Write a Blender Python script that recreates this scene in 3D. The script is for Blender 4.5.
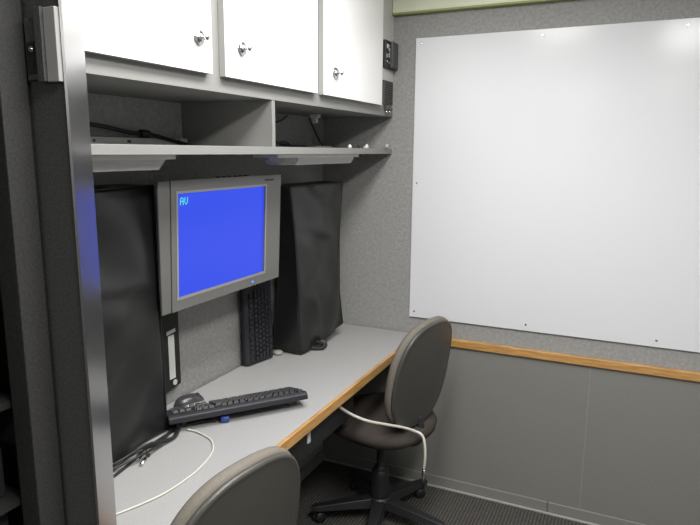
import bpy, bmesh, math, random
from mathutils import Vector, Matrix
random.seed(4)
C = bpy.context.scene
for o in list(bpy.data.objects): bpy.data.objects.remove(o)
PI = math.pi

# ------------------------------------------------------------------ camera
cd = bpy.data.cameras.new('camera'); cam = bpy.data.objects.new('camera', cd)
C.collection.objects.link(cam); C.camera = cam
cd.sensor_width = 36; cd.lens = 612.17 / 700 * 36; cd.clip_start = 0.02
yaw, pit, rol = 0.4365, -0.1803, 0.0069
f = Vector((-math.sin(yaw)*math.cos(pit), math.cos(yaw)*math.cos(pit), math.sin(pit)))
r = f.cross(Vector((0, 0, 1))).normalized(); u = r.cross(f)
r2 = r*math.cos(rol) + u*math.sin(rol); u2 = -r*math.sin(rol) + u*math.cos(rol)
M = Matrix((r2, u2, -f)).transposed().to_4x4(); M.translation = Vector((1.3656, -2.6153, 1.5706))
cam.matrix_world = M

# ------------------------------------------------------------------ world, lights, exposure
w = bpy.data.worlds.new('world'); C.world = w; w.use_nodes = True
w.node_tree.nodes['Background'].inputs[0].default_value = (.8, .85, 1, 1)
w.node_tree.nodes['Background'].inputs[1].default_value = 0.02
C.view_settings.view_transform = 'Standard'; C.view_settings.look = 'None'
C.view_settings.gamma = 1; C.view_settings.use_curve_mapping = False
C.view_settings.exposure = 0.88
CEIL = 2.36
LAMPS = [(0.86, -1.28, 12.5, 1.1), (1.60, -2.00, 21, 1.0), (0.66, -5.4, 14, .9), (1.62, -5.4, 14, .9)]
for x, y, e, ln in LAMPS:
    l = bpy.data.lights.new('ceiling_lamp', 'AREA'); l.shape = 'RECTANGLE'; l.size = .30; l.size_y = ln
    l.energy = e; l.color = (1.0, .985, .95)
    o = bpy.data.objects.new('ceiling_lamp', l); C.collection.objects.link(o); o.location = (x, y, CEIL-.055)

# ------------------------------------------------------------------ materials
def mat(name, col, rough=.6, metal=0, spec=.5, noise=None, bump=None, coat=0):
    """noise = (scale, contrast, detail), bump = (scale, strength, distance)"""
    m = bpy.data.materials.new(name); m.use_nodes = True
    nt = m.node_tree; b = nt.nodes['Principled BSDF']
    b.inputs['Base Color'].default_value = (*col, 1); b.inputs['Roughness'].default_value = rough
    b.inputs['Metallic'].default_value = metal; b.inputs['Specular IOR Level'].default_value = spec
    b.inputs['Coat Weight'].default_value = coat
    tc = nt.nodes.new('ShaderNodeTexCoord')
    if noise:
        n = nt.nodes.new('ShaderNodeTexNoise'); n.inputs['Scale'].default_value = noise[0]
        n.inputs['Detail'].default_value = noise[2] if len(noise) > 2 else 3
        cr = nt.nodes.new('ShaderNodeValToRGB'); k = noise[1]
        cr.color_ramp.elements[0].position = .3; cr.color_ramp.elements[1].position = .7
        cr.color_ramp.elements[0].color = (*[c*(1-k) for c in col], 1)
        cr.color_ramp.elements[1].color = (*[min(1, c*(1+k)) for c in col], 1)
        nt.links.new(tc.outputs['Object'], n.inputs['Vector']); nt.links.new(n.outputs['Fac'], cr.inputs[0])
        nt.links.new(cr.outputs[0], b.inputs['Base Color'])
    if bump:
        n2 = nt.nodes.new('ShaderNodeTexNoise'); n2.inputs['Scale'].default_value = bump[0]; n2.inputs['Detail'].default_value = 3
        bm_ = nt.nodes.new('ShaderNodeBump'); bm_.inputs['Strength'].default_value = bump[1]; bm_.inputs['Distance'].default_value = bump[2]
        nt.links.new(tc.outputs['Object'], n2.inputs['Vector']); nt.links.new(n2.outputs['Fac'], bm_.inputs['Height'])
        nt.links.new(bm_.outputs[0], b.inputs['Normal'])
    return m
def emis(name, col, s):
    m = bpy.data.materials.new(name); m.use_nodes = True; b = m.node_tree.nodes['Principled BSDF']
    b.inputs['Base Color'].default_value = (.02, .02, .02, 1); b.inputs['Roughness'].default_value = .3
    b.inputs['Emission Color'].default_value = (*col, 1); b.inputs['Emission Strength'].default_value = s
    return m
def carpet_wall():
    m = mat('wall_carpet', (.265, .265, .257), .95, spec=.15, bump=(260, .8, .004))
    nt = m.node_tree; b = nt.nodes['Principled BSDF']; tc = nt.nodes.new('ShaderNodeTexCoord')
    a = nt.nodes.new('ShaderNodeTexNoise'); a.inputs['Scale'].default_value = 75; a.inputs['Detail'].default_value = 8; a.inputs['Roughness'].default_value = .8
    c = nt.nodes.new('ShaderNodeValToRGB')
    c.color_ramp.elements[0].position = .35; c.color_ramp.elements[0].color = (.26, .26, .255, 1)
    c.color_ramp.elements[1].position = .68; c.color_ramp.elements[1].color = (.41, .41, .40, 1)
    nt.links.new(tc.outputs['Object'], a.inputs[0]); nt.links.new(a.outputs['Fac'], c.inputs[0]); nt.links.new(c.outputs[0], b.inputs['Base Color'])
    return m
def ribbed_carpet():
    m = mat('floor_carpet', (.1, .098, .088), .95, spec=.1)
    nt = m.node_tree; b = nt.nodes['Principled BSDF']; tc = nt.nodes.new('ShaderNodeTexCoord')
    wv = nt.nodes.new('ShaderNodeTexWave'); wv.bands_direction = 'X'; wv.inputs['Scale'].default_value = 22; wv.inputs['Distortion'].default_value = 1.5; wv.inputs['Detail'].default_value = 3; wv.inputs['Detail Scale'].default_value = 6
    c = nt.nodes.new('ShaderNodeValToRGB')
    c.color_ramp.elements[0].color = (.055, .053, .049, 1); c.color_ramp.elements[1].color = (.112, .107, .099, 1)
    n = nt.nodes.new('ShaderNodeTexNoise'); n.inputs['Scale'].default_value = 150
    mx = nt.nodes.new('ShaderNodeMix'); mx.data_type = 'RGBA'; mx.blend_type = 'OVERLAY'; mx.inputs[0].default_value = .8
    nt.links.new(tc.outputs['Object'], wv.inputs[0]); nt.links.new(tc.outputs['Object'], n.inputs[0])
    nt.links.new(wv.outputs['Fac'], c.inputs[0]); nt.links.new(c.outputs[0], mx.inputs[6]); nt.links.new(n.outputs['Color'], mx.inputs[7])
    nt.links.new(mx.outputs[2], b.inputs['Base Color'])
    bp_ = nt.nodes.new('ShaderNodeBump'); bp_.inputs['Strength'].default_value = .5; bp_.inputs['Distance'].default_value = .004
    nt.links.new(wv.outputs['Fac'], bp_.inputs['Height']); nt.links.new(bp_.outputs[0], b.inputs['Normal'])
    return m
def wood():
    m = mat('oak_wood', (.45, .24, .07), .42, coat=.3)
    nt = m.node_tree; b = nt.nodes['Principled BSDF']; tc = nt.nodes.new('ShaderNodeTexCoord')
    mp = nt.nodes.new('ShaderNodeMapping'); mp.inputs['Scale'].default_value = (6, 6, 60)
    n = nt.nodes.new('ShaderNodeTexNoise'); n.inputs['Scale'].default_value = 2.2; n.inputs['Detail'].default_value = 6
    c = nt.nodes.new('ShaderNodeValToRGB')
    c.color_ramp.elements[0].position = .3; c.color_ramp.elements[0].color = (.40, .20, .055, 1)
    c.color_ramp.elements[1].position = .7; c.color_ramp.elements[1].color = (.60, .35, .13, 1)
    nt.links.new(tc.outputs['Object'], mp.inputs[0]); nt.links.new(mp.outputs[0], n.inputs[0]); nt.links.new(n.outputs['Fac'], c.inputs[0]); nt.links.new(c.outputs[0], b.inputs['Base Color'])
    return m
def brushed(name, col, rough):
    m = mat(name, col, rough, metal=1)
    nt = m.node_tree; b = nt.nodes['Principled BSDF']; tc = nt.nodes.new('ShaderNodeTexCoord')
    mp = nt.nodes.new('ShaderNodeMapping'); mp.inputs['Scale'].default_value = (30, 30, 2.5)
    n = nt.nodes.new('ShaderNodeTexNoise'); n.inputs['Scale'].default_value = 5; n.inputs['Detail'].default_value = 4
    c = nt.nodes.new('ShaderNodeMapRange'); c.inputs[3].default_value = rough-.07; c.inputs[4].default_value = rough+.1
    nt.links.new(tc.outputs['Object'], mp.inputs[0]); nt.links.new(mp.outputs[0], n.inputs[0]); nt.links.new(n.outputs['Fac'], c.inputs[0]); nt.links.new(c.outputs[0], b.inputs['Roughness'])
    return m
def fabric(name, c1, c2):
    m = mat(name, c1, .85, spec=.2, noise=(900, .25, 2), bump=(700, .5, .002))
    return m
WALLC = carpet_wall(); FLOORC = ribbed_carpet(); WOOD = wood()
PANEL = mat('grey_wall_panel', (.215, .215, .2), .55, noise=(350, .10, 4), bump=(400, .25, .001))
BASE = mat('grey_vinyl_base', (.225, .225, .212), .5)
CEILM = mat('ceiling_white', (.62, .62, .58), .8)
CORN = mat('pale_green_enamel', (.74, .77, .60), .5, noise=(3, .04))
CORN2 = mat('olive_edge', (.30, .34, .12), .5)
LAM = mat('desk_laminate', (.375, .375, .375), .5, noise=(420, .13, 4))
CAB = mat('cabinet_grey_laminate', (.235, .235, .228), .5, noise=(300, .06, 3))
WHITE = mat('white_door_laminate', (.93, .93, .93), .28)
BOARD = mat('whiteboard_enamel', (.71, .722, .748), .16, spec=.18)
CHROME = mat('chrome', (.75, .75, .75), .12, metal=1)
ALU = mat('brushed_aluminium', (.40, .40, .415), .25, metal=1, bump=(4, .05, .01))
ALU2 = mat('matt_aluminium', (.65, .65, .63), .4, metal=.1)
SILVER = mat('silver_plastic', (.165, .165, .16), .45, metal=.25)
SILVERD = mat('silver_plastic_panel', (.15, .15, .145), .5, metal=.25)
BLACK = mat('black_plastic', (.018, .018, .02), .45)
BLACKM = mat('matt_black', (.012, .012, .012), .7)
KEYM = mat('keycap_black', (.018, .018, .023), .4)
KEYB = mat('keyboard_case', (.017, .017, .023), .45)
VINYL = mat('black_vinyl', (.015, .016, .016), .36, spec=.42, noise=(9, .15, 4), bump=(330, .35, .0012))
PIPE = mat('black_piping', (.012, .012, .012), .5)
RACK = mat('dark_grey_powder_coat', (.025, .025, .024), .65, noise=(260, .35, 4), bump=(300, .4, .001))
JAMB = mat('dark_grey_panel', (.07, .07, .068), .6, noise=(260, .3, 4), bump=(300, .4, .001))
LATCHG = mat('grey_latch_metal', (.36, .36, .35), .5)
WCABLE = mat('white_cable_jacket', (.62, .60, .54), .45)
BCABLE = mat('black_cable_jacket', (.015, .015, .015), .45)
BLUEP = mat('blue_plug', (.02, .05, .25), .4)
WPL = mat('white_plastic', (.7, .7, .68), .4)
DARKG = mat('dark_grey_plastic', (.07, .07, .07), .5)
LENS = mat('prismatic_lens', (.5, .5, .5), .35, noise=(60, .04))
LENSD = mat('grey_lamp_end', (.30, .30, .30), .7)
CUSH = fabric('taupe_upholstery', (.17, .155, .132), None)
SHELL = mat('grey_shell_plastic', (.064, .061, .054), .36, noise=(500, .15, 3), bump=(420, .3, .001))
SEATM = fabric('dark_taupe_upholstery', (.06, .052, .046), None)
SCREEN = emis('blue_screen', (.022, .069, .86), .515); SCREEN.node_tree.nodes['Principled BSDF'].inputs['Specular IOR Level'].default_value = .15
CYAN = emis('screen_text_cyan', (.1, .85, .75), .5)
LED = emis('blue_led', (.08, .2, 1), 1.3)
DIFF = emis('lamp_diffuser', (1, .98, .95), 2)

# ------------------------------------------------------------------ mesh helpers
def obj(name, bm, m, parent=None, smooth=False, bevel=0, seg=2, sub=0):
    me = bpy.data.meshes.new(name); bmesh.ops.recalc_face_normals(bm, faces=bm.faces); bm.to_mesh(me); bm.free()
    me.materials.append(m); o = bpy.data.objects.new(name, me); C.collection.objects.link(o)
    if smooth:
        for p_ in me.polygons: p_.use_smooth = True
    if bevel:
        b = o.modifiers.new('bevel', 'BEVEL'); b.width = bevel; b.segments = seg; b.limit_method = 'ANGLE'; b.angle_limit = .6
    if sub:
        s = o.modifiers.new('sub', 'SUBSURF'); s.levels = sub; s.render_levels = sub
    if parent: o.parent = parent
    return o
def tag(o, label=None, cat=None, group=None, kind=None):
    if label: o['label'] = label
    if cat: o['category'] = cat
    if group: o['group'] = group
    if kind: o['kind'] = kind
    return o
def thing(name, label, cat, loc=(0, 0, 0), rz=0, group=None):
    o = bpy.data.objects.new(name, None); C.collection.objects.link(o); o.location = loc; o.rotation_euler = (0, 0, rz)
    o.empty_display_size = .1
    return tag(o, label, cat, group)
def box(bm, a, b):
    x0, y0, z0 = a; x1, y1, z1 = b
    v = [bm.verts.new(p_) for p_ in ((x0,y0,z0),(x1,y0,z0),(x1,y1,z0),(x0,y1,z0),(x0,y0,z1),(x1,y0,z1),(x1,y1,z1),(x0,y1,z1))]
    for q in ((3,2,1,0),(4,5,6,7),(0,1,5,4),(1,2,6,5),(2,3,7,6),(3,0,4,7)): bm.faces.new([v[i] for i in q])
    return bm
def B(*ab):
    bm = bmesh.new()
    for a, b in ab: box(bm, a, b)
    return bm
def prism(bm, pts, axis, lo, hi):
    """polygon pts in the plane normal to axis, extruded lo..hi"""
    def P(p_, t): return {'x': (t, *p_), 'y': (p_[0], t, p_[1]), 'z': (*p_, t)}[axis]
    a = [bm.verts.new(P(p_, lo)) for p_ in pts]; b = [bm.verts.new(P(p_, hi)) for p_ in pts]
    n = len(pts); bm.faces.new(a[::-1]); bm.faces.new(b)
    for i in range(n): bm.faces.new((a[i], a[(i+1) % n], b[(i+1) % n], b[i]))
    return bm
def tube(bm, pts, rad, n=10, smooth=True, step=6):
    pts = [Vector(p_) for p_ in pts]
    if smooth and len(pts) > 2:
        q = []; P_ = [pts[0]*2-pts[1]] + pts + [pts[-1]*2-pts[-2]]
        for i in range(1, len(P_)-2):
            for k in range(step):
                t = k/step; a, b, c, d = P_[i-1:i+3]
                q.append(.5*((2*b)+(c-a)*t+(2*a-5*b+4*c-d)*t*t+(3*b-a-3*c+d)*t**3))
        q.append(pts[-1]); pts = q
    rings = []; up = None
    for i, p_ in enumerate(pts):
        d = (pts[min(i+1, len(pts)-1)]-pts[max(i-1, 0)]).normalized()
        if up is None: up = Vector((0, 0, 1)) if abs(d.z) < .9 else Vector((1, 0, 0))
        s = d.cross(up).normalized(); up = s.cross(d)
        R = rad if not callable(rad) else rad(i/(len(pts)-1))
        rings.append([bm.verts.new(p_+(s*math.cos(2*PI*k/n)+up*math.sin(2*PI*k/n))*R) for k in range(n)])
    for a, b in zip(rings, rings[1:]):
        for k in range(n): bm.faces.new((a[k], a[(k+1) % n], b[(k+1) % n], b[k]))
    bm.faces.new(rings[0][::-1]); bm.faces.new(rings[-1])
    return bm
def lathe(bm, prof, origin=(0, 0, 0), axis=(0, 0, 1), n=24):
    """prof = [(radius, height)], closed by end caps"""
    A = Vector(axis).normalized(); t = Vector((1, 0, 0)) if abs(A.x) < .9 else Vector((0, 1, 0))
    s = A.cross(t).normalized(); q = A.cross(s); O = Vector(origin); rings = []
    for R, h in prof: rings.append([bm.verts.new(O+A*h+(s*math.cos(2*PI*k/n)+q*math.sin(2*PI*k/n))*max(R, 1e-4)) for k in range(n)])
    for a, b in zip(rings, rings[1:]):
        for k in range(n): bm.faces.new((a[k], a[(k+1) % n], b[(k+1) % n], b[k]))
    bm.faces.new(rings[0][::-1]); bm.faces.new(rings[-1])
    return bm
def struct(name, bm, m, bevel=0, label=None):
    return tag(obj(name, bm, m, bevel=bevel), label, kind='structure')

# ------------------------------------------------------------------ room shell
XR, YB = 2.4, -8.0
struct('floor', B(((-.1, YB-.1, -.1), (XR+.1, .1, 0))), FLOORC)
struct('ceiling', B(((-.1, YB-.1, CEIL), (XR+.1, .1, CEIL+.1))), CEILM)
struct('wall_left', B(((-.1, YB, 0), (0, 0, CEIL))), WALLC)
struct('wall_end', B(((-.1, 0, 0), (XR+.1, .1, CEIL))), WALLC)
struct('wall_right', B(((XR, YB, 0), (XR+.1, 0, CEIL))), WALLC)
struct('wall_back', B(((-.1, YB-.1, 0), (XR+.1, YB, CEIL))), WALLC)
# wainscot panels under the chair rail, with a thin joint
struct('wall_panel_end', B(((.0, -.008, .054), (1.2495, -.0005, .704)), ((1.2515, -.008, .054), (XR, -.0005, .704))), PANEL, .001)
struct('wall_panel_joint', B(((1.2485, -.0095, .056), (1.2525, -.0005, .703))), mat('panel_joint', (.27, .27, .26), .5))
struct('baseboard_end', B(((.0, -.014, 0), (1.118, -.0005, .056)), ((1.1195, -.014, 0), (XR, -.0005, .056))), BASE, .003)
struct('baseboard_edge', B(((.0, -.021, 0), (XR, -.0145, .010))), mat('pale_edge_strip', (.42, .42, .40), .5), .002)
struct('baseboard_left', B(((.0005, -1.86, 0), (.014, -.015, .056))), BASE, .003)
struct('trim_1', B(((.5, -.022, .704), (XR, -.0005, .740))), WOOD, .004, 'honey oak chair rail')
struct('trim_2', B(((.352, -.03, 2.152), (XR, -.0005, CEIL))), CORN, .003, 'pale green cornice board')
struct('trim_3', B(((.352, -.034, 2.144), (XR, -.0005, 2.1515))), CORN2, .001, 'olive lower edge of the cornice')
# partition with splayed, metal-clad end
bm = prism(bmesh.new(), [(.0, -2.0), (.6505, -2.0), (.5865, -1.9085), (.52, -1.85), (0, -1.85)][::-1], 'z', 0, CEIL)
struct('wall_partition', bm, JAMB)
n_ = Vector((.82, .572, 0)); a_ = Vector((.6545, -2.0005, 0)); b_ = a_+Vector((-.572, .82, 0))*.112
bm = prism(bmesh.new(), [(a_.x, a_.y), (b_.x, b_.y), (b_.x-.0035*.82, b_.y-.0035*.572), (a_.x-.0035*.82, a_.y-.0035*.572)], 'z', 0.001, CEIL-.001)
bm.faces.ensure_lookup_table()
struct('trim_4', bm, ALU, 0, 'bright brushed metal strip on the partition end')

# ceiling lights (seen only as reflections in the whiteboard)
for i, (x, y, e, ln) in enumerate(LAMPS):
    t = thing('ceiling_light', ['ceiling light over the left desk side, nearest the whiteboard', 'ceiling light over the right side, nearest the whiteboard',
              'far ceiling light on the left row behind the viewer', 'far ceiling light on the right row behind the viewer'][i], 'light', (x, y, CEIL), 0, 'flat ceiling lights')
    obj('housing', B(((-.2, -ln/2-.05, -.03), (.2, ln/2+.05, 0))), WPL, t, bevel=.004)
    obj('diffuser', B(((-.17, -ln/2-.02, -.045), (.17, ln/2+.02, -.03))), DIFF, t, bevel=.004)

# ------------------------------------------------------------------ whiteboard
wb = thing('whiteboard', 'large glossy white board screwed to the grey carpeted end wall', 'whiteboard', (.4545, 0, .8185))
obj('board', B(((0, -.010, 0), (2.0, -.0005, 1.2275))), BOARD, wb, bevel=.0015)
for zz in (.0275, 1.204):
    for k in range(3):
        x = .0235+.5015*k
        obj('screw', lathe(bmesh.new(), [(.0048, 0), (.0048, .0012), (.003, .0022), (.0012, .0014)], (x, -.0098, zz), (0, -1, 0), 14), CHROME, wb, True)
obj('screw', lathe(bmesh.new(), [(.0048, 0), (.0048, .0012), (.003, .0022), (.0012, .0014)], (.0215, -.0098, .613), (0, -1, 0), 14), CHROME, wb, True)

# ------------------------------------------------------------------ overhead cabinet
YL = -1.845
cab = thing('overhead_cabinet', 'long grey overhead cabinet with glossy white lockable doors above open shelf', 'cabinet', (0, 0, 1.72))
obj('carcass', B(((.002, YL, 0), (.335, -.002, .02)), ((.002, YL, .54), (.335, -.002, .56)), ((.002, YL, .02), (.02, -.002, .54)), ((.02, YL, .02), (.335, YL+.018, .54)), ((.02, -.02, .02), (.335, -.002, .54))), CAB, cab)
obj('face_frame', B(((.335, YL, 0), (.35, -.002, .04)), ((.335, YL, .54), (.35, -.002, .56)),
    ((.335, YL, .04), (.35, YL+.025, .54)), ((.335, -1.32, .04), (.35, -1.24, .54)), ((.335, -.76, .04), (.35, -.69, .54)), ((.335, -.19, .04), (.349, -.165, .54))), CAB, cab)
obj('filler_panel', B(((.335, -.1645, .0405), (.3502, -.002, .54))), mat('lit_grey_laminate', (.58, .58, .555), .5), cab)  # paler than the frame: light from the nearby lamp put into its colour
DEDGE = mat('door_edge_grey', (.38, .38, .37), .5)  # door core and sides greyer than the white front sheet
for y0, y1, ly in ((-1.84, -1.309, -1.363), (-1.254, -.746, -1.184), (-.702, -.178, -.619)):
    d = obj('door', B(((.3505, y0, .039), (.3688, y1, .53))), DEDGE, cab, bevel=.001)
    obj('door_front', B(((.3689, y0, .039), (.371, y1, .53))), WHITE, d, bevel=.0008)
    k = obj('lock', lathe(bmesh.new(), [(.0205, 0), (.0205, .003), (.018, .006), (.013, .005), (.0105, .009), (.0095, .012), (.004, .013)], (.371, ly, .118), (1, 0, 0), 28), CHROME, d, True)
    obj('lock_key', lathe(bmesh.new(), [(.003, 0), (.003, .006), (.0075, .008), (.0085, .013), (.006, .018), (.002, .019)], (.384, ly, .118), (1, .12, .0), 16), CHROME, k, True)

# open shelf under it
sh = thing('open_shelf', 'grey laminate open shelf with upright divider below the white cabinet doors', 'shelf', (0, 0, 1.5587))
obj('shelf_board', B(((.002, YL, 0), (.35, -.002, .0228))), CAB, sh, bevel=.001)
obj('divider', B(((.002, -1.0, .023), (.349, -.982, .1605))), CAB, sh)
obj('shelf_back', B(((.002, YL, .023), (.006, -1.001, .1605)), ((.002, -.981, .023), (.006, -.004, .1605))), WALLC, sh)

# things lying on the shelf
t = thing('metal_strip', 'flat silver metal strip with white end block in the left shelf bay', 'strip', (.0065, 0, 1.5817))
obj('bar', B(((0, -1.77, 0), (.022, -1.045, .022))), ALU2, t, bevel=.001)
obj('end_block', B(((0, -1.04, 0), (.024, -1.005, .024))), WPL, t, bevel=.002)
for y in (-1.385, -1.255, -1.262):
    obj('screw', lathe(bmesh.new(), [(.004, 0), (.004, .001), (.002, .002)], (.022, y, .012), (1, 0, 0), 12), DARKG, t)
t = thing('black_cable', 'thick black cable with a joint drooping across the left shelf bay', 'cable', (0, 0, 1.5817))
obj('cord', tube(bmesh.new(), [(.06, -1.78, .075), (.055, -1.55, .062), (.05, -1.38, .05), (.045, -1.27, .036), (.045, -1.2, .034), (.04, -1.14, .026), (.035, -1.06, .013), (.032, -1.01, .006)], .006, 10), BCABLE, t, True)
obj('joint', tube(bmesh.new(), [(.05, -1.235, .034), (.05, -1.2, .033)], .012, 12, False), BCABLE, t, True, .002)
t = thing('tangled_cable', 'loose dark cables lying at the back of the right shelf bay', 'cable', (0, 0, 1.5817))
obj('cord', tube(bmesh.new(), [(.1, -.96, .04), (.08, -.88, .02), (.1, -.78, .007), (.07, -.66, .02), (.05, -.58, .035), (.08, -.5, .012), (.1, -.42, .006), (.07, -.3, .006)], .005, 8), BCABLE, t, True)
obj('cord', tube(bmesh.new(), [(.05, -.62, .05), (.03, -.5, .09), (.03, -.42, .11), (.02, -.36, .13)], .0035, 8), BCABLE, t, True)
obj('cord', tube(bmesh.new(), [(.02, -.17, .13), (.03, -.13, .07), (.05, -.1, .012), (.12, -.2, .004)], .0035, 8), BCABLE, t, True)
obj('cord', tube(bmesh.new(), [(.09, -.9, .008), (.16, -.75, .006), (.15, -.6, .02), (.13, -.5, .006), (.18, -.4, .005)], .0045, 8), BCABLE, t, True)
t = thing('adapter_block', 'flat dark block lying among the cables in the right shelf bay', 'adapter', (.22, -.50, 1.5817))
obj('adapter_case', B(((0, -.06, 0), (.05, .06, .007))), DARKG, t, bevel=.004)
clip = tag(obj('wall_hook', B(((-.02, -.012, -.014), (.02, .012, 0)), ((-.01, -.008, -.035), (.01, .008, -.012))), WPL, bevel=.002), 'small white hook under the cabinet inside the right shelf bay', 'hook')
clip.location = (.12, -.30, 1.7195)
for x, y, h, lb in ((.335, -.415, .011, 'small white plug near the middle of the right shelf edge'), (.335, -.25, .014, 'larger white plug on the shelf edge beside a small black pin'), (.338, -.03, .02, 'thin white clip at the right end of the shelf beside the wall')):
    t = thing('plug', lb, 'plug', (x, y, 1.5817))
    obj('plug_body', lathe(bmesh.new(), [(.007, 0), (.008, h*.5), (.005, h), (.002, h+.003)], (0, 0, 0), (0, 0, 1), 14) if y < -.1 else B(((-.004, -.006, 0), (.004, -.002, h)), ((-.004, .002, 0), (.004, .006, h)), ((-.004, -.006, 0), (.004, .006, .005))), WPL, t, y < -.1)
    if y == -.25: obj('plug_tail', B(((-.006, -.02, 0), (.006, -.004, .008))), WPL, t, bevel=.002)
t = tag(obj('pin', lathe(bmesh.new(), [(.004, 0), (.004, .01), (.002, .013)], (.33, -.32, 1.5817), (0, 0, 1), 12), BLACK), 'small black pin on the shelf edge between two white plugs', 'pin')

# switch plates on the cabinet end
t = thing('control_panel', 'black control plate with white markings on the cabinet end beside the end wall', 'switch', (.3505, -.068, 1.972))
obj('plate', B(((0, -.06, -.056), (.012, .055, .058))), BLACK, t, bevel=.002)
obj('housing', B(((.012, -.012, -.052), (.026, .055, .056))), DARKG, t, bevel=.003)
mk = [(-.045, .026, .018, .016), (-.028, .034, .012, .006), (-.024, .018, .014, .01), (-.014, .012, .01, .006), (-.046, -.012, .006, .014), (-.044, -.03, .008, .006), (-.022, -.01, .008, .018), (-.02, -.034, .006, .006)]
obj('markings', B(*[((.012, a, b), (.0132, a+c, b+d)) for a, b, c, d in mk]), WPL, t)
t = thing('wall_speaker', 'dark perforated panel on the cabinet end below the control plate', 'panel', (.3505, -.078, 1.817))
obj('plate', B(((0, -.052, -.05), (.01, .05, .05))), DARKG, t, bevel=.002)
bm = bmesh.new()
for i in range(8):
    for j in range(9): box(bm, (.0095, -.044+i*.0117, -.044+j*.0102), (.0108, -.038+i*.0117, -.038+j*.0102))
obj('grille_holes', bm, BLACKM, t)
for i, y in enumerate((-.098, -.066)):
    t = thing('cable_plug', ['small dark plug under the perforated panel, the one nearer the white door', 'small dark plug under the perforated panel, the one nearer the end wall'][i], 'plug', (.351, y, 1.742))
    obj('plug_body', B(((0, -.009, 0), (.018, .009, .022))), DARKG, t, bevel=.003)
    obj('collar', lathe(bmesh.new(), [(.006, -.012), (.007, -.004), (.006, 0)], (.009, 0, 0), (0, 0, 1), 14), CHROME, t, True)

# ------------------------------------------------------------------ under-shelf lights (off)
def under_light(label, y0, y1, dark_to=None):
    t = thing('under_shelf_light', label, 'light', (0, 0, 1.5585), 0, 'unlit strip lights under the shelf')
    prof = [(.15, -.001), (.302, -.001), (.302, -.010), (.29, -.034), (.16, -.036)]
    obj('housing', prism(bmesh.new(), [(.21, 0), (.306, 0), (.306, -.012), (.21, -.012)], 'y', y0, y1), ALU2, t, bevel=.001)
    bm = bmesh.new(); a = dark_to if dark_to else y0
    def ring(y, k): return [bm.verts.new((.26+(x-.26)*k, y, -.012+(z+.012)*k)) for x, z in ((.22, -.0121), (.304, -.0121), (.302, -.020), (.290, -.037), (.235, -.037))]
    rs = [ring(a+.001, 1), ring(y1-.045, 1), ring(y1-.004, .35)]
    for p_, q in zip(rs, rs[1:]):
        for k in range(5): bm.faces.new((p_[k], p_[(k+1) % 5], q[(k+1) % 5], q[k]))
    bm.faces.new(rs[0]); bm.faces.new(rs[-1]); obj('lens', bm, LENS, t)
    if dark_to:
        bm = bmesh.new(); rs = [ring(y0+.002, .3), ring(y0+.05, .96), ring(dark_to, .97)]
        for p_, q in zip(rs, rs[1:]):
            for k in range(5): bm.faces.new((p_[k], p_[(k+1) % 5], q[(k+1) % 5], q[k]))
        bm.faces.new(rs[0]); bm.faces.new(rs[-1]); obj('ballast_cover', bm, LENSD, t)
    return t
under_light('unlit grey strip light under the shelf above the left covered screen', -1.79, -1.385)
under_light('unlit strip light with dark end under the shelf above the right covered screen', -.90, -.265, -.765)

# ------------------------------------------------------------------ desk
dk = thing('desk', 'long built-in desk with speckled grey top and oak front edge along the left wall', 'desk', (0, 0, 0))
obj('desktop', B(((.0165, YL, .708), (.488, -.010, .74))), LAM, dk)
obj('edge_strip', B(((.488, YL, .706), (.5, -.010, .7405))), WOOD, dk, bevel=.002)
obj('support_panel', B(((.016, YL, 0), (.45, YL+.02, .708))), CAB, dk)
obj('support_bracket', prism(bmesh.new(), [(.016, .707), (.3, .707), (.3, .69), (.03, .35), (.016, .35)], 'y', -.065, -.045), CAB, dk)
obj('cable_trunking', B(((.016, -1.7, .46), (.06, -.03, .60))), BLACKM, dk, bevel=.003)
t = thing('under_desk_tray', 'black tray hanging under the desk edge between the two chairs', 'tray', (0, 0, 0))
obj('tray_body', B(((.16, -1.25, .585), (.455, -.62, .6)), ((.16, -1.25, .6), (.175, -.62, .7075)), ((.44, -1.25, .6), (.455, -.62, .7075)), ((.175, -1.25, .6), (.44, -1.235, .7075)), ((.175, -.635, .6), (.44, -.62, .7075))), BLACK, t, bevel=.002)
obj('catch', B(((.4555, -.99, .63), (.462, -.972, .668))), WPL, t, bevel=.002)

# ------------------------------------------------------------------ monitor
MX = .20
mon = thing('monitor', 'silver framed monitor on a wall arm showing a plain blue picture', 'monitor', (MX, -1.033, 1.30)); mon.rotation_euler = (0, math.radians(2.4), 0)
y0, y1, z0, z1 = -.313, .311, -.188, .187            # outer, local
sy0, sy1, sz0, sz1 = -.236, .212, -.150, .150        # screen opening
pz = -.264                                           # groove between side panel and bezel
bm = B(((-.010, pz+.0015, sz1), (0, y1, z1)), ((-.010, pz+.0015, z0), (0, y1, sz0)), ((-.010, pz+.0015, sz0), (0, sy0, sz1)), ((-.010, sy1, sz0), (0, y1, sz1)))
obj('bezel', bm, SILVER, mon)
bm = bmesh.new(); e = .007
prism(bm, [(sy0-e, sz0-e), (sy1+e, sz0-e), (sy1, sz0), (sy0, sz0)], 'x', 0, .0015); prism(bm, [(sy0-e, sz1+e), (sy1+e, sz1+e), (sy1, sz1), (sy0, sz1)], 'x', 0, .0015)
prism(bm, [(sy0-e, sz0-e), (sy0, sz0), (sy0, sz1), (sy0-e, sz1+e)], 'x', 0, .0015); prism(bm, [(sy1+e, sz0-e), (sy1, sz0), (sy1, sz1), (sy1+e, sz1+e)], 'x', 0, .0015)
obj('inner_bezel', bm, mat('silver_light', (.30, .30, .29), .4, metal=.2), mon)
sp = obj('side_panel', prism(bmesh.new(), [(y0, z1), (pz-.0015, z1), (pz-.0015, z0), (y0+.011, z0)], 'x', -.008, -.001), SILVERD, mon, bevel=.002)
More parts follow.
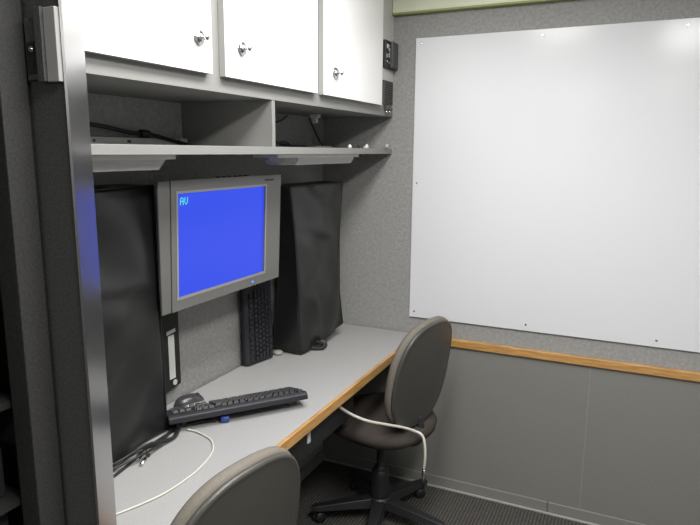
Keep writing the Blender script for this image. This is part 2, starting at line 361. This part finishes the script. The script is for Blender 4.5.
obj('back_case', B(((-.024, y0+.03, z0+.014), (-.0105, y1-.014, z1-.012)), ((-.055, y0+.07, z0+.03), (-.024, y1-.04, z1-.03)), ((-.075, -.2, -.14), (-.055, .2, .14))), BLACK, mon, bevel=.006)
scr = obj('screen', B(((-.012, sy0, sz0), (-.006, sy1, sz1))), SCREEN, mon)
# pixel letters A V (5 x 7)
G = {'A': ['01110', '10001', '10001', '11111', '10001', '10001', '10001'], 'V': ['10001', '10001', '10001', '10001', '10001', '01010', '00100']}
bm = bmesh.new(); px = .0029
for gi, g in enumerate('AV'):
    for rr, row in enumerate(G[g]):
        for cc, ch in enumerate(row):
            if ch == '1':
                yy = sy0+.017+gi*.0185+cc*px; zz = sz1-.0125-rr*px*1.08
                box(bm, (-.006, yy, zz-px*1.0), (-.0052, yy+px*1.0, zz))
obj('screen_text', bm, CYAN, scr)
obj('badge', B(((0, .262-.055, .167), (.0008, .262+.0, .174))), BLACK, mon)
bm = bmesh.new()
for k in range(6): box(bm, (-.018, -.04+k*.03, z1), (-.008, -.026+k*.03, z1+.003))
obj('buttons', bm, BLACK, mon)
obj('power_light', B(((0, .135, -.176), (.0012, .145, -.171))), LED, mon)
obj('logo', lathe(bmesh.new(), [(.006, 0), (.006, .0008)], (0, -.02, -.168), (1, 0, 0), 18), mat('logo_grey', (.16, .16, .16), .4), mon)
obj('wall_arm', B(((-.1985, -.06, -.06), (-.185, .06, .06)), ((-.185, -.02, -.02), (-.085, .02, .02)), ((-.09, -.05, -.05), (-.074, .05, .05))), BLACKM, mon, bevel=.003)

# ------------------------------------------------------------------ vinyl covers over the two outer screens
def cover(name, label, FL, FR, BL, BR, bulge, seedk, flare):
    """columns of (z, x, y) from top to bottom for front-left, front-right, back-left, back-right"""
    def col(c, t):
        k = t*(len(c)-1); i = min(int(k), len(c)-2); s = k-i; s = s*s*(3-2*s)*.4+s*.6
        return Vector(c[i])*(1-s)+Vector(c[i+1])*s
    root = thing(name, label, 'cover')
    bm = bmesh.new(); NV = 54
    segs = [(BL, FL, 10), (FL, FR, 34), (FR, BR, 10)]
    grid = []; crease = {}
    for j in range(NV+1):
        t = j/NV; row = []
        for si, (a, b, n) in enumerate(segs):
            pa, pb = col(a, t), col(b, t)
            rng = range(n) if si < 2 else range(n+1)
            for i in range(rng.start, rng.stop):
                s = i/n; p_ = pa.lerp(pb, s)
                if si == 1:
                    env = math.sin(PI*s)**.7
                    wv = bulge*env*math.sin(PI*min(1, t*1.05))
                    wv += env*.010*math.sin(9*t+4*s+seedk)*math.sin(3*s+2.1*t+seedk*2)
                    wv += env*.008*math.sin(17*(t-s*.6)+seedk*3)*(1-t)
                    wv += env*.009*math.sin(13*(t+s*.8)+seedk)*t
                    fold = math.exp(-((t-.22-.12*s)/.035)**2)*.007 - math.exp(-((t-.3-.1*s)/.05)**2)*.006
                    fold += math.exp(-((s-.3-.35*(t-.6))/.07)**2)*.008*max(0, t-.45)*2
                    p_ = p_+Vector((wv+fold*env, -.3*fold*env, 0))
                else:
                    p_ = p_+Vector((0, (-1 if si == 0 else 1)*.006*math.sin(PI*s)*math.sin(8*t+seedk), 0))
                row.append(bm.verts.new(p_))
        grid.append(row)
    for a, b in zip(grid, grid[1:]):
        for k in range(len(a)-1): bm.faces.new((a[k], a[k+1], b[k+1], b[k]))
    # top cap, slightly sagging
    nf = 34; back = [grid[0][0].co.lerp(grid[0][-1].co, i/nf) for i in range(nf+1)]
    front = grid[0][10:45]; rows = [[v for v in front]]
    for q in range(1, 10):
        s = q/10
        rows.append([grid[0][10-q]] + [bm.verts.new(front[i].co.lerp(back[i], s)-Vector((0, 0, .004*math.sin(PI*s)))) for i in range(1, nf)] + [grid[0][44+q]])
    rows.append([grid[0][0]]+[bm.verts.new(back[i]) for i in range(1, nf)]+[grid[0][54]])
    for a, b in zip(rows, rows[1:]):
        for k in range(nf): bm.faces.new((a[k], a[k+1], b[k+1], b[k]))
    fl = [row[10].co.copy() for row in grid]; fr = [row[44].co.copy() for row in grid]
    hem = [v.co.copy() for v in grid[-1]]; tp = [v.co.copy() for v in front]
    o = obj('cover_sheet', bm, VINYL, root, True)
    so = o.modifiers.new('thick', 'SOLIDIFY'); so.thickness = .0022; so.offset = -1
    bm = bmesh.new()
    for L in (fl, fr, tp): tube(bm, L[::2] if len(L) > 40 else L, .0022, 6, False)
    obj('piping', bm, PIPE, root, True)
    bm = bmesh.new(); tube(bm, hem, .0026, 6, False); obj('hem', bm, PIPE, root, True)
    return root
def zz(pts): return [(x, y, z) for x, y, z in pts]
rc = cover('screen_cover', 'tall black vinyl cover hanging to the desk right of the blue monitor',
    zz([(.195, -.636, 1.436), (.2, -.612, 1.24), (.2, -.59, 1.01), (.165, -.512, .744)]),
    zz([(.2, -.2, 1.438), (.198, -.226, 1.2), (.2, -.226, .95), (.2, -.19, .800)]),
    zz([(.09, -.60, 1.440), (.075, -.55, 1.24), (.07, -.535, 1.01), (.03, -.525, .77)]),
    zz([(.10, -.21, 1.440), (.07, -.22, 1.2), (.06, -.22, .95), (.05, -.17, .82)]), .014, 1.0, 0)
lc = cover('screen_cover', 'wide black vinyl cover hanging to the desk between monitor and metal strip',
    zz([(.16, -1.785, 1.470), (.165, -1.785, 1.2), (.165, -1.785, .95), (.16, -1.78, .746)]),
    zz([(.16, -1.313, 1.474), (.165, -1.318, 1.2), (.16, -1.305, .95), (.145, -1.29, .746)]),
    zz([(.05, -1.78, 1.474), (.04, -1.78, 1.2), (.04, -1.78, .95), (.03, -1.77, .76)]),
    zz([(.05, -1.33, 1.476), (.04, -1.33, 1.2), (.04, -1.32, .95), (.03, -1.31, .76)]), .012, 2.3, 0)
t = thing('strap', 'short black strap ends with a buckle poking out under the right cover', 'strap', (.2, -.42, .7405))
obj('webbing', tube(bmesh.new(), [(-.07, -.03, .03), (-.03, -.02, .012), (.0, .0, .006), (.014, .012, .010), (.008, .022, .022), (-.03, .02, .03)], .008, 10), BLACKM, t, True)
obj('buckle', tube(bmesh.new(), [(.0, .015, .006), (.012, .032, .012), (.006, .036, .026), (-.01, .03, .03)], .009, 12), BLACK, t, True)

# ------------------------------------------------------------------ keyboards
def key_layout():
    L = []; u_ = .0190; z = 0
    rows = [[1]*1+[.5]+[1]*4+[.4]+[1]*4+[.4]+[1]*4, [1]*13+[2], [1.5]+[1]*12+[1.5], [1.75]+[1]*11+[2.25], [2.25]+[1]*10+[2.75], [1.5, 1.25, 1.5, 5.75, 1.5, 1.25, 2.25]]
    gaps0 = (1, 6, 11)
    for ri, row in enumerate(rows):
        x = 0; y = (5-ri)*u_ + (.008 if ri == 0 else 0)
        for ki, w_ in enumerate(row):
            if not (ri == 0 and ki in gaps0): L.append((x*u_, y, w_*u_))
            x += w_
    x0 = 15.4*u_
    for ri, n in ((0, 3), (1, 3), (2, 3)):
        for k in range(n): L.append((x0+k*u_, (5-ri)*u_+(.008 if ri == 0 else 0), u_))
    L.append((x0+u_, u_, u_))
    for k in range(3): L.append((x0+k*u_, 0, u_))
    x1 = x0+3.4*u_
    for ri in range(1, 6):
        for k in range(3): L.append((x1+k*u_, (5-ri)*u_, u_))
    return L
KM = {}
def keyboard(label, M4):
    t = thing('keyboard', label, 'keyboard', group=None); t.matrix_world = M4
    W, D = .444, .150
    o = obj('case', prism(bmesh.new(), [(-D/2, 0), (D/2, 0), (D/2, .017), (D/2-.012, .026), (-D/2+.01, .016), (-D/2, .012)], 'x', -W/2, W/2), KEYB, t, bevel=.003)
    lay = key_layout(); 
    for (x, y, w_) in lay[:100]:
        k = round(w_, 4)
        if k not in KM:
            bm = bmesh.new(); a = .0175/2; wx = k-.002
            v0 = [bm.verts.new(p_) for p_ in ((0, 0, 0), (wx, 0, 0), (wx, .0172, 0), (0, .0172, 0))]
            v1 = [bm.verts.new(p_) for p_ in ((.0022, .0015, .0075), (wx-.0022, .0015, .0075), (wx-.0022, .0145, .0085), (.0022, .0145, .0085))]
            bm.faces.new(v0[::-1]); bm.faces.new(v1)
            for q in range(4): bm.faces.new((v0[q], v0[(q+1) % 4], v1[(q+1) % 4], v1[q]))
            bmesh.ops.recalc_face_normals(bm, faces=bm.faces)
            me = bpy.data.meshes.new('key'); bm.to_mesh(me); bm.free(); me.materials.append(KEYM); KM[k] = me
        ko = bpy.data.objects.new('key', KM[k]); C.collection.objects.link(ko); ko.parent = t
        yy = -.062+y; ko.location = (-.212+x, yy, .0155+(yy+.065)*.075)
    return t
# lying keyboard: its raised rear edge faces the room
def frame(origin, xdir, ndir):
    X = Vector(xdir).normalized(); N = Vector(ndir); N = (N-X*N.dot(X)).normalized(); Y = N.cross(X)
    m = Matrix((X, Y, N)).transposed().to_4x4(); m.translation = Vector(origin); return m
far_r = Vector((.331, -.871, .742)); along = Vector((-.617, -.787, 0)).normalized(); outw = Vector((.787, -.617, 0)).normalized()
# local +x runs from the window end to the near end, local +y towards the room (raised)
tilt = Vector((outw.x*math.cos(.20), outw.y*math.cos(.20), math.sin(.20)))
nrm = along.cross(tilt); 
if nrm.z < 0: nrm = -nrm
cen = far_r+along*.222+tilt*.077+Vector((0, 0, .0005))
Xd = tilt.cross(nrm).normalized()
mk_ = Matrix((Xd, tilt, nrm)).transposed().to_4x4(); mk_.translation = cen
kb = keyboard('black keyboard lying skewed on the grey desk, raised along its near edge', mk_)
for sx in (-.18, .18):
    obj('foot', B(((sx-.015, .030, -.0195), (sx+.015, .038, .002))), KEYB, kb, bevel=.002)
# second keyboard standing on end against the wall
m2 = Matrix((Vector((0, .02, 1)).normalized(), Vector((-.1, -.99, .0198)).normalized(), Vector((1, 0, 0)))).transposed().to_4x4()
X2 = Vector((-.035, .02, 1)).normalized(); N2 = Vector((1, -.28, .035)); N2 = (N2-X2*N2.dot(X2)).normalized(); Y2 = N2.cross(X2)
m2 = Matrix((X2, Y2, N2)).transposed().to_4x4(); m2.translation = Vector((.040, -.652, .742+.227))
keyboard('black keyboard stood on end against the carpeted wall below the monitor', m2)

# mouse
t = thing('mouse', 'dark computer mouse with glossy sides behind the keyboard on the desk', 'mouse', (.088, -1.12, .7405), math.radians(-20))
bm = bmesh.new(); nu, nv = 28, 10
rows = []
for j in range(nv+1):
    ph = j/nv*PI/2; rows.append([])
    for i in range(nu):
        th = 2*PI*i/nu; rr_ = math.cos(ph)**.6 if j < nv else 0.02
        rows[-1].append(bm.verts.new((.031*math.cos(th)*rr_*(1+.08*math.sin(th)), .056*math.sin(th)*rr_, .040*math.sin(ph)*(1-.12*math.sin(th)*math.cos(ph)))))
for a, b in zip(rows, rows[1:]):
    for k in range(nu): bm.faces.new((a[k], a[(k+1) % nu], b[(k+1) % nu], b[k]))
bm.faces.new(rows[0][::-1]); bm.faces.new(rows[-1])
obj('mouse_body', bm, mat('mouse_grey', (.045, .045, .05), .25, spec=.6), t, True)
obj('side_grip', tube(bmesh.new(), [(.026, -.035, .012), (.033, -.01, .016), (.033, .02, .015), (.024, .042, .010)], .006, 10), mat('mouse_silver', (.5, .5, .5), .3, metal=.6), t, True)
obj('scroll_wheel', lathe(bmesh.new(), [(.008, -.004), (.010, -.002), (.010, .002), (.008, .004)], (0, .03, .029), (1, 0, 0), 16), BLACKM, t, True)

# cables on the desk
ct = thing('usb_cable', 'black cable with blue plug sticking out below the keyboard edge', 'cable', (0, 0, .7405))
obj('cord', tube(bmesh.new(), [(.06, -1.30, .006), (.12, -1.285, .006), (.175, -1.25, .007), (.21, -1.205, .008), (.245, -1.18, .009)], .004, 8), BCABLE, ct, True)
pl = obj('plug', tube(bmesh.new(), [(.256, -1.175, .012), (.276, -1.158, .012)], .0115, 12, False), BLUEP, ct, True, .002)

ct = thing('cable_bundle', 'bundle of black cables along the foot of the left vinyl cover', 'cable', (.008, 0, .7405))
for pts, rr_ in (([(.15, -1.27, .008), (.175, -1.36, .008), (.16, -1.45, .012), (.175, -1.55, .006), (.17, -1.66, .006), (.19, -1.75, .006)], .0045),
                 ([(.12, -1.24, .006), (.185, -1.31, .006), (.20, -1.40, .014), (.205, -1.47, .02), (.18, -1.55, .01), (.19, -1.65, .005)], .0038),
                 ([(.17, -1.265, .018), (.20, -1.33, .012), (.19, -1.43, .03), (.165, -1.50, .012), (.15, -1.60, .006)], .0038),
                 ([(.16, -1.29, .004), (.165, -1.4, .004), (.19, -1.5, .004), (.2, -1.6, .004), (.175, -1.72, .004)], .004)):
    obj('cord', tube(bmesh.new(), pts, rr_, 8), BCABLE, ct, True)
obj('tie', tube(bmesh.new(), [(.200, -1.435, .004), (.205, -1.452, .022), (.196, -1.468, .012)], .006, 10), BLACK, ct, True)
obj('plug', tube(bmesh.new(), [(.212, -1.46, .007), (.222, -1.485, .006)], .0055, 10, False), CHROME, ct, True)
wc = thing('white_cable', 'thin white cable curving across the grey desk from the keyboard', 'cable', (0, 0, .7405))
obj('cord', tube(bmesh.new(), [(.20, -1.265, .005), (.225, -1.262, .004), (.265, -1.270, .003), (.31, -1.29, .003), (.354, -1.345, .003), (.378, -1.43, .003), (.382, -1.50, .003), (.378, -1.56, .003), (.365, -1.61, .003), (.338, -1.68, .003), (.30, -1.76, .003)], .0025, 10), WCABLE, wc, True)

# binder-like wall holder behind the left cover
t = thing('document_holder', 'narrow black holder with white label strip fixed to the wall below the monitor', 'holder', (.0, -1.122, .915))
obj('holder_body', prism(bmesh.new(), [(-.042, -.130), (.041, -.118), (.041, .150), (-.042, .150)], 'x', .0008, .026), BLACKM, t, bevel=.003)
obj('label_strip', B(((.026, -.014, -.088), (.0272, .014, .060))), WPL, t)
obj('label_bar', prism(bmesh.new(), [(-.02, .064), (.021, .068), (.021, .080), (-.02, .076)], 'x', .026, .0275), WPL, t)
obj('ring', lathe(bmesh.new(), [(.010, 0), (.010, .002), (.006, .003), (.003, .002)], (.026, .010, -.104), (1, 0, 0), 20), ALU2, t, True)

t = tag(obj('round_puck', lathe(bmesh.new(), [(.012, 0), (.019, .004), (.020, .010), (.016, .016), (.006, .018)], (.075, -.545, .7405), (0, 0, 1), 24), mat('dull_ivory', (.30, .31, .26), .5), smooth=True), 'small pale round cap on the desk between upright keyboard and right cover', 'cap')

# ------------------------------------------------------------------ chairs
def pad(bm, w_, h_, prof, curve=0, n=56, ex=2.5, axis='x', taper=0, inner=(.8, .55, .28)):
    """closed rounded pad: prof=[(inset, offset)] from one face's rim to the other's; offset along axis"""
    def ring(ins, off, sc=1, dome=0):
        o = []
        for k in range(n):
            t = 2*PI*k/n; c, s = math.cos(t), math.sin(t)
            a = math.copysign(abs(c)**(2/ex), c)*(w_/2-ins)*sc; b = math.copysign(abs(s)**(2/ex), s)*(h_/2-ins)*sc
            a *= 1+taper*b/(h_/2)
            d = off+dome-curve*a*a*(1 if axis == 'x' else -1)
            o.append(bm.verts.new((d, a, b) if axis == 'x' else (b, a, d)))
        return o
    i0, o0 = prof[0][:2]; i1, o1 = prof[-1][:2]; d0, d1 = prof[0][2] if len(prof[0]) > 2 else 0, prof[-1][2] if len(prof[-1]) > 2 else 0
    R = [ring(i0, o0, s, d0*(1-s*s)) for s in inner[::-1]] + [ring(q[0], q[1]) for q in prof] + [ring(i1, o1, s, d1*(1-s*s)) for s in inner]
    for a, b in zip(R, R[1:]):
        for k in range(n): bm.faces.new((a[k], a[(k+1) % n], b[(k+1) % n], b[k]))
    bm.faces.new(R[0][::-1]); bm.faces.new(R[-1])
    return bm
def make_chair(label, cx, cy, rz):
    """local +x is the rear of the chair (the back shell faces +x)"""
    t = thing('office_chair', label, 'chair', (cx, cy, 0), rz, 'matching office chairs with grey back shells')
    tl = math.radians(9)                                    # recline
    def place(o, lx, lz):
        o.matrix_parent_inverse = Matrix.Identity(4); o.location = (lx, 0, lz); o.rotation_euler = (0, tl, 0)
    bx_, bz_ = .205, .715
    WB, HB = .415, .45
    c = obj('back_cushion', pad(bmesh.new(), WB, HB, [(.03, -.036, -.008), (.010, -.031), (.001, -.020), (0, -.008), (.004, .001), (.02, .003, 0)], .5, taper=-.03), CUSH, t, True); place(c, bx_, bz_)
    s = obj('back_shell', pad(bmesh.new(), WB, HB, [(.03, .000, 0), (.008, .001), (.004, .007), (.006, .013), (.011, .016), (.016, .0145), (.026, .0145, .008)], .5, taper=-.03), SHELL, t, True); place(s, bx_, bz_)
    obj('seat_cushion', pad(bmesh.new(), .44, .44, [(.04, .490, .006), (.012, .482), (0, .462), (.004, .440), (.02, .432, 0)], .25, axis='z'), SEATM, t, True)
    obj('seat_pan', pad(bmesh.new(), .41, .41, [(.02, .4315, 0), (.012, .425), (.03, .412), (.06, .405, 0)], .25, axis='z'), BLACK, t, True)
    obj('back_bar', tube(bmesh.new(), [(-.05, 0, .395), (.08, 0, .392), (.15, 0, .402), (.186, 0, .43), (.192, 0, .47), (.180, 0, .53)], .016, 12), BLACK, t, True)
    obj('mechanism', B(((-.1, -.06, .372), (.08, .06, .408))), BLACK, t, bevel=.008)
    obj('lever', tube(bmesh.new(), [(0, .06, .388), (0, .15, .388), (0, .21, .395)], .006, 8), BLACK, t, True)
    obj('gas_column', lathe(bmesh.new(), [(.030, .09), (.030, .24), (.024, .245), (.024, .255), (.016, .258), (.016, .375)], n=24), BLACK, t, True)
    obj('column_shroud', lathe(bmesh.new(), [(.04, .1), (.042, .13), (.038, .2), (.036, .235), (.028, .243)], n=24), BLACK, t, True)
    base = bmesh.new(); lathe(base, [(.02, .065), (.048, .07), (.052, .105), (.04, .118)], n=24)
    a0 = math.radians(79)
    for k in range(5):
        a = a0+2*PI*k/5; d = Vector((math.cos(a), math.sin(a), 0)); s_ = Vector((-d.y, d.x, 0))
        prev = None
        for q, (rr_, hw, zt, zb) in enumerate(((.03, .034, .112, .072), (.14, .030, .100, .068), (.27, .022, .082, .060), (.295, .015, .078, .062))):
            ring = [base.verts.new(d*rr_+s_*sx*hw+Vector((0, 0, z_))) for sx, z_ in ((-1, zb), (-.7, zt), (.7, zt), (1, zb))]
            if prev:
                for i in range(4): base.faces.new((prev[i], prev[(i+1) % 4], ring[(i+1) % 4], ring[i]))
            else: base.faces.new(ring)
            prev = ring
        base.faces.new(prev)
    obj('star_base', base, BLACK, t, bevel=.003)
    for k in range(5):
        a = a0+2*PI*k/5; d = Vector((math.cos(a), math.sin(a), 0)); sw = a+1.1+.5*k; ax = Vector((math.cos(sw), math.sin(sw), 0))
        c0 = d*.278; off = Vector((-ax.y, ax.x, 0))*.018
        bm = bmesh.new()
        for s_ in (-1, 1): lathe(bm, [(.012, .004), (.024, .004), (.0255, .008), (.0255, .016), (.021, .024), (.006, .026)], c0+off+Vector((0, 0, .0258)), ax*s_, 20)
        lathe(bm, [(.008, 0), (.008, .04)], c0+Vector((0, 0, .03)), (0, 0, 1), 12)
        cs = obj('caster', bm, BLACK, t, True)
        bm = bmesh.new(); lathe(bm, [(.027, -.004), (.027, .004)], c0+off+Vector((0, 0, .0275)), ax, 20); obj('hood', bm, DARKG, cs)
    return t
CH1 = (.468, -.37); CH2 = (.452, -1.60)
make_chair('grey-backed office chair pushed under the far end of the desk by the wall', CH1[0], CH1[1], math.radians(-12.5))
make_chair('nearest grey-backed office chair, cut off by the bottom of the picture', CH2[0], CH2[1], math.radians(-10))

# white cord hung from the desk over the far chair
t = thing('hanging_cable', 'white cable looping from the desk edge behind the far chair back', 'cord')
obj('cord', tube(bmesh.new(), [(.468, -.80, .702), (.475, -.773, .672), (.495, -.72, .628), (.54, -.68, .597), (.58, -.61, .563), (.625, -.54, .53), (.66, -.50, .505), (.69, -.495, .49), (.703, -.50, .45), (.705, -.50, .40), (.700, -.495, .352)], .0055, 10), WCABLE, t, True)
obj('connector', lathe(bmesh.new(), [(.004, 0), (.008, -.004), (.008, -.028), (.006, -.032)], (.700, -.495, .352), (0, 0, 1), 14), CHROME, t, True)
obj('tip', lathe(bmesh.new(), [(.007, 0), (.007, -.03), (.003, -.04)], (.700, -.495, .321), (0, 0, 1), 14), BLACK, t, True)

# ------------------------------------------------------------------ equipment rack at the left, its open front towards the aisle
rk = thing('equipment_rack', 'dark grey steel equipment rack at the left edge beside the metal strip', 'rack', (0, 0, 0))
obj('rack_post', B(((.545, -2.0485, 0), (.585, -2.0055, 2.2))), RACK, rk, bevel=.002)
obj('rack_post', B(((.545, -2.62, 0), (.585, -2.577, 2.2))), RACK, rk, bevel=.002)
obj('rack_panel', B(((.05, -2.02, 0), (.545, -2.0055, 2.2)), ((.05, -2.62, 0), (.545, -2.605, 2.2)), ((.05, -2.605, 0), (.065, -2.02, 2.2)), ((.05, -2.62, 2.2), (.585, -2.0055, 2.215)), ((.065, -2.605, 0), (.545, -2.02, .04))), BLACKM, rk)
for i, (za, zb) in enumerate(((.1, .4), (.45, .72), (.80, 1.02), (1.04, 1.12), (1.2, 1.5), (1.52, 1.58), (1.7, 2.0))):
    t = tag(obj('rack_unit', B(((.1, -2.575, za), (.515, -2.05, zb))), BLACK, bevel=.003), ['black rack unit at the very bottom of the dark rack', 'black rack unit second from the bottom of the dark rack', 'black rack unit at desk height in the dark rack', 'slim black rack unit just above desk height in the dark rack', 'tall black rack unit at eye level in the dark rack', 'slim black rack unit above eye level in the dark rack', 'topmost black unit in the dark rack'][i], 'rack unit', 'black units in the rack')
    obj('rail', B(((.066, -2.60, za-.012), (.54, -2.03, za-.001))), BLACKM, t)
# latch / strike block on the partition face
t = thing('door_latch', 'grey metal latch block with screw beside the bright metal strip', 'latch', (.62, -2.0, 1.71))
obj('block', B(((.008, -.009, -.05), (.030, -.0005, .046))), LATCHG, t, bevel=.001)
obj('ridge', B(((-.006, -.013, -.05), (.0075, -.0005, .047))), JAMB, t, bevel=.001)
obj('mounting_plate', B(((-.034, -.006, -.046), (-.0065, -.0005, .036))), JAMB, t, bevel=.001)
obj('keeper_recess', B(((-.030, -.0075, -.038), (-.011, -.006, .004))), BLACKM, t)
obj('screw', lathe(bmesh.new(), [(.0045, 0), (.0045, .002), (.003, .004), (.001, .003)], (-.019, -.0075, -.006), (0, -1, 0), 16), CHROME, t, True)
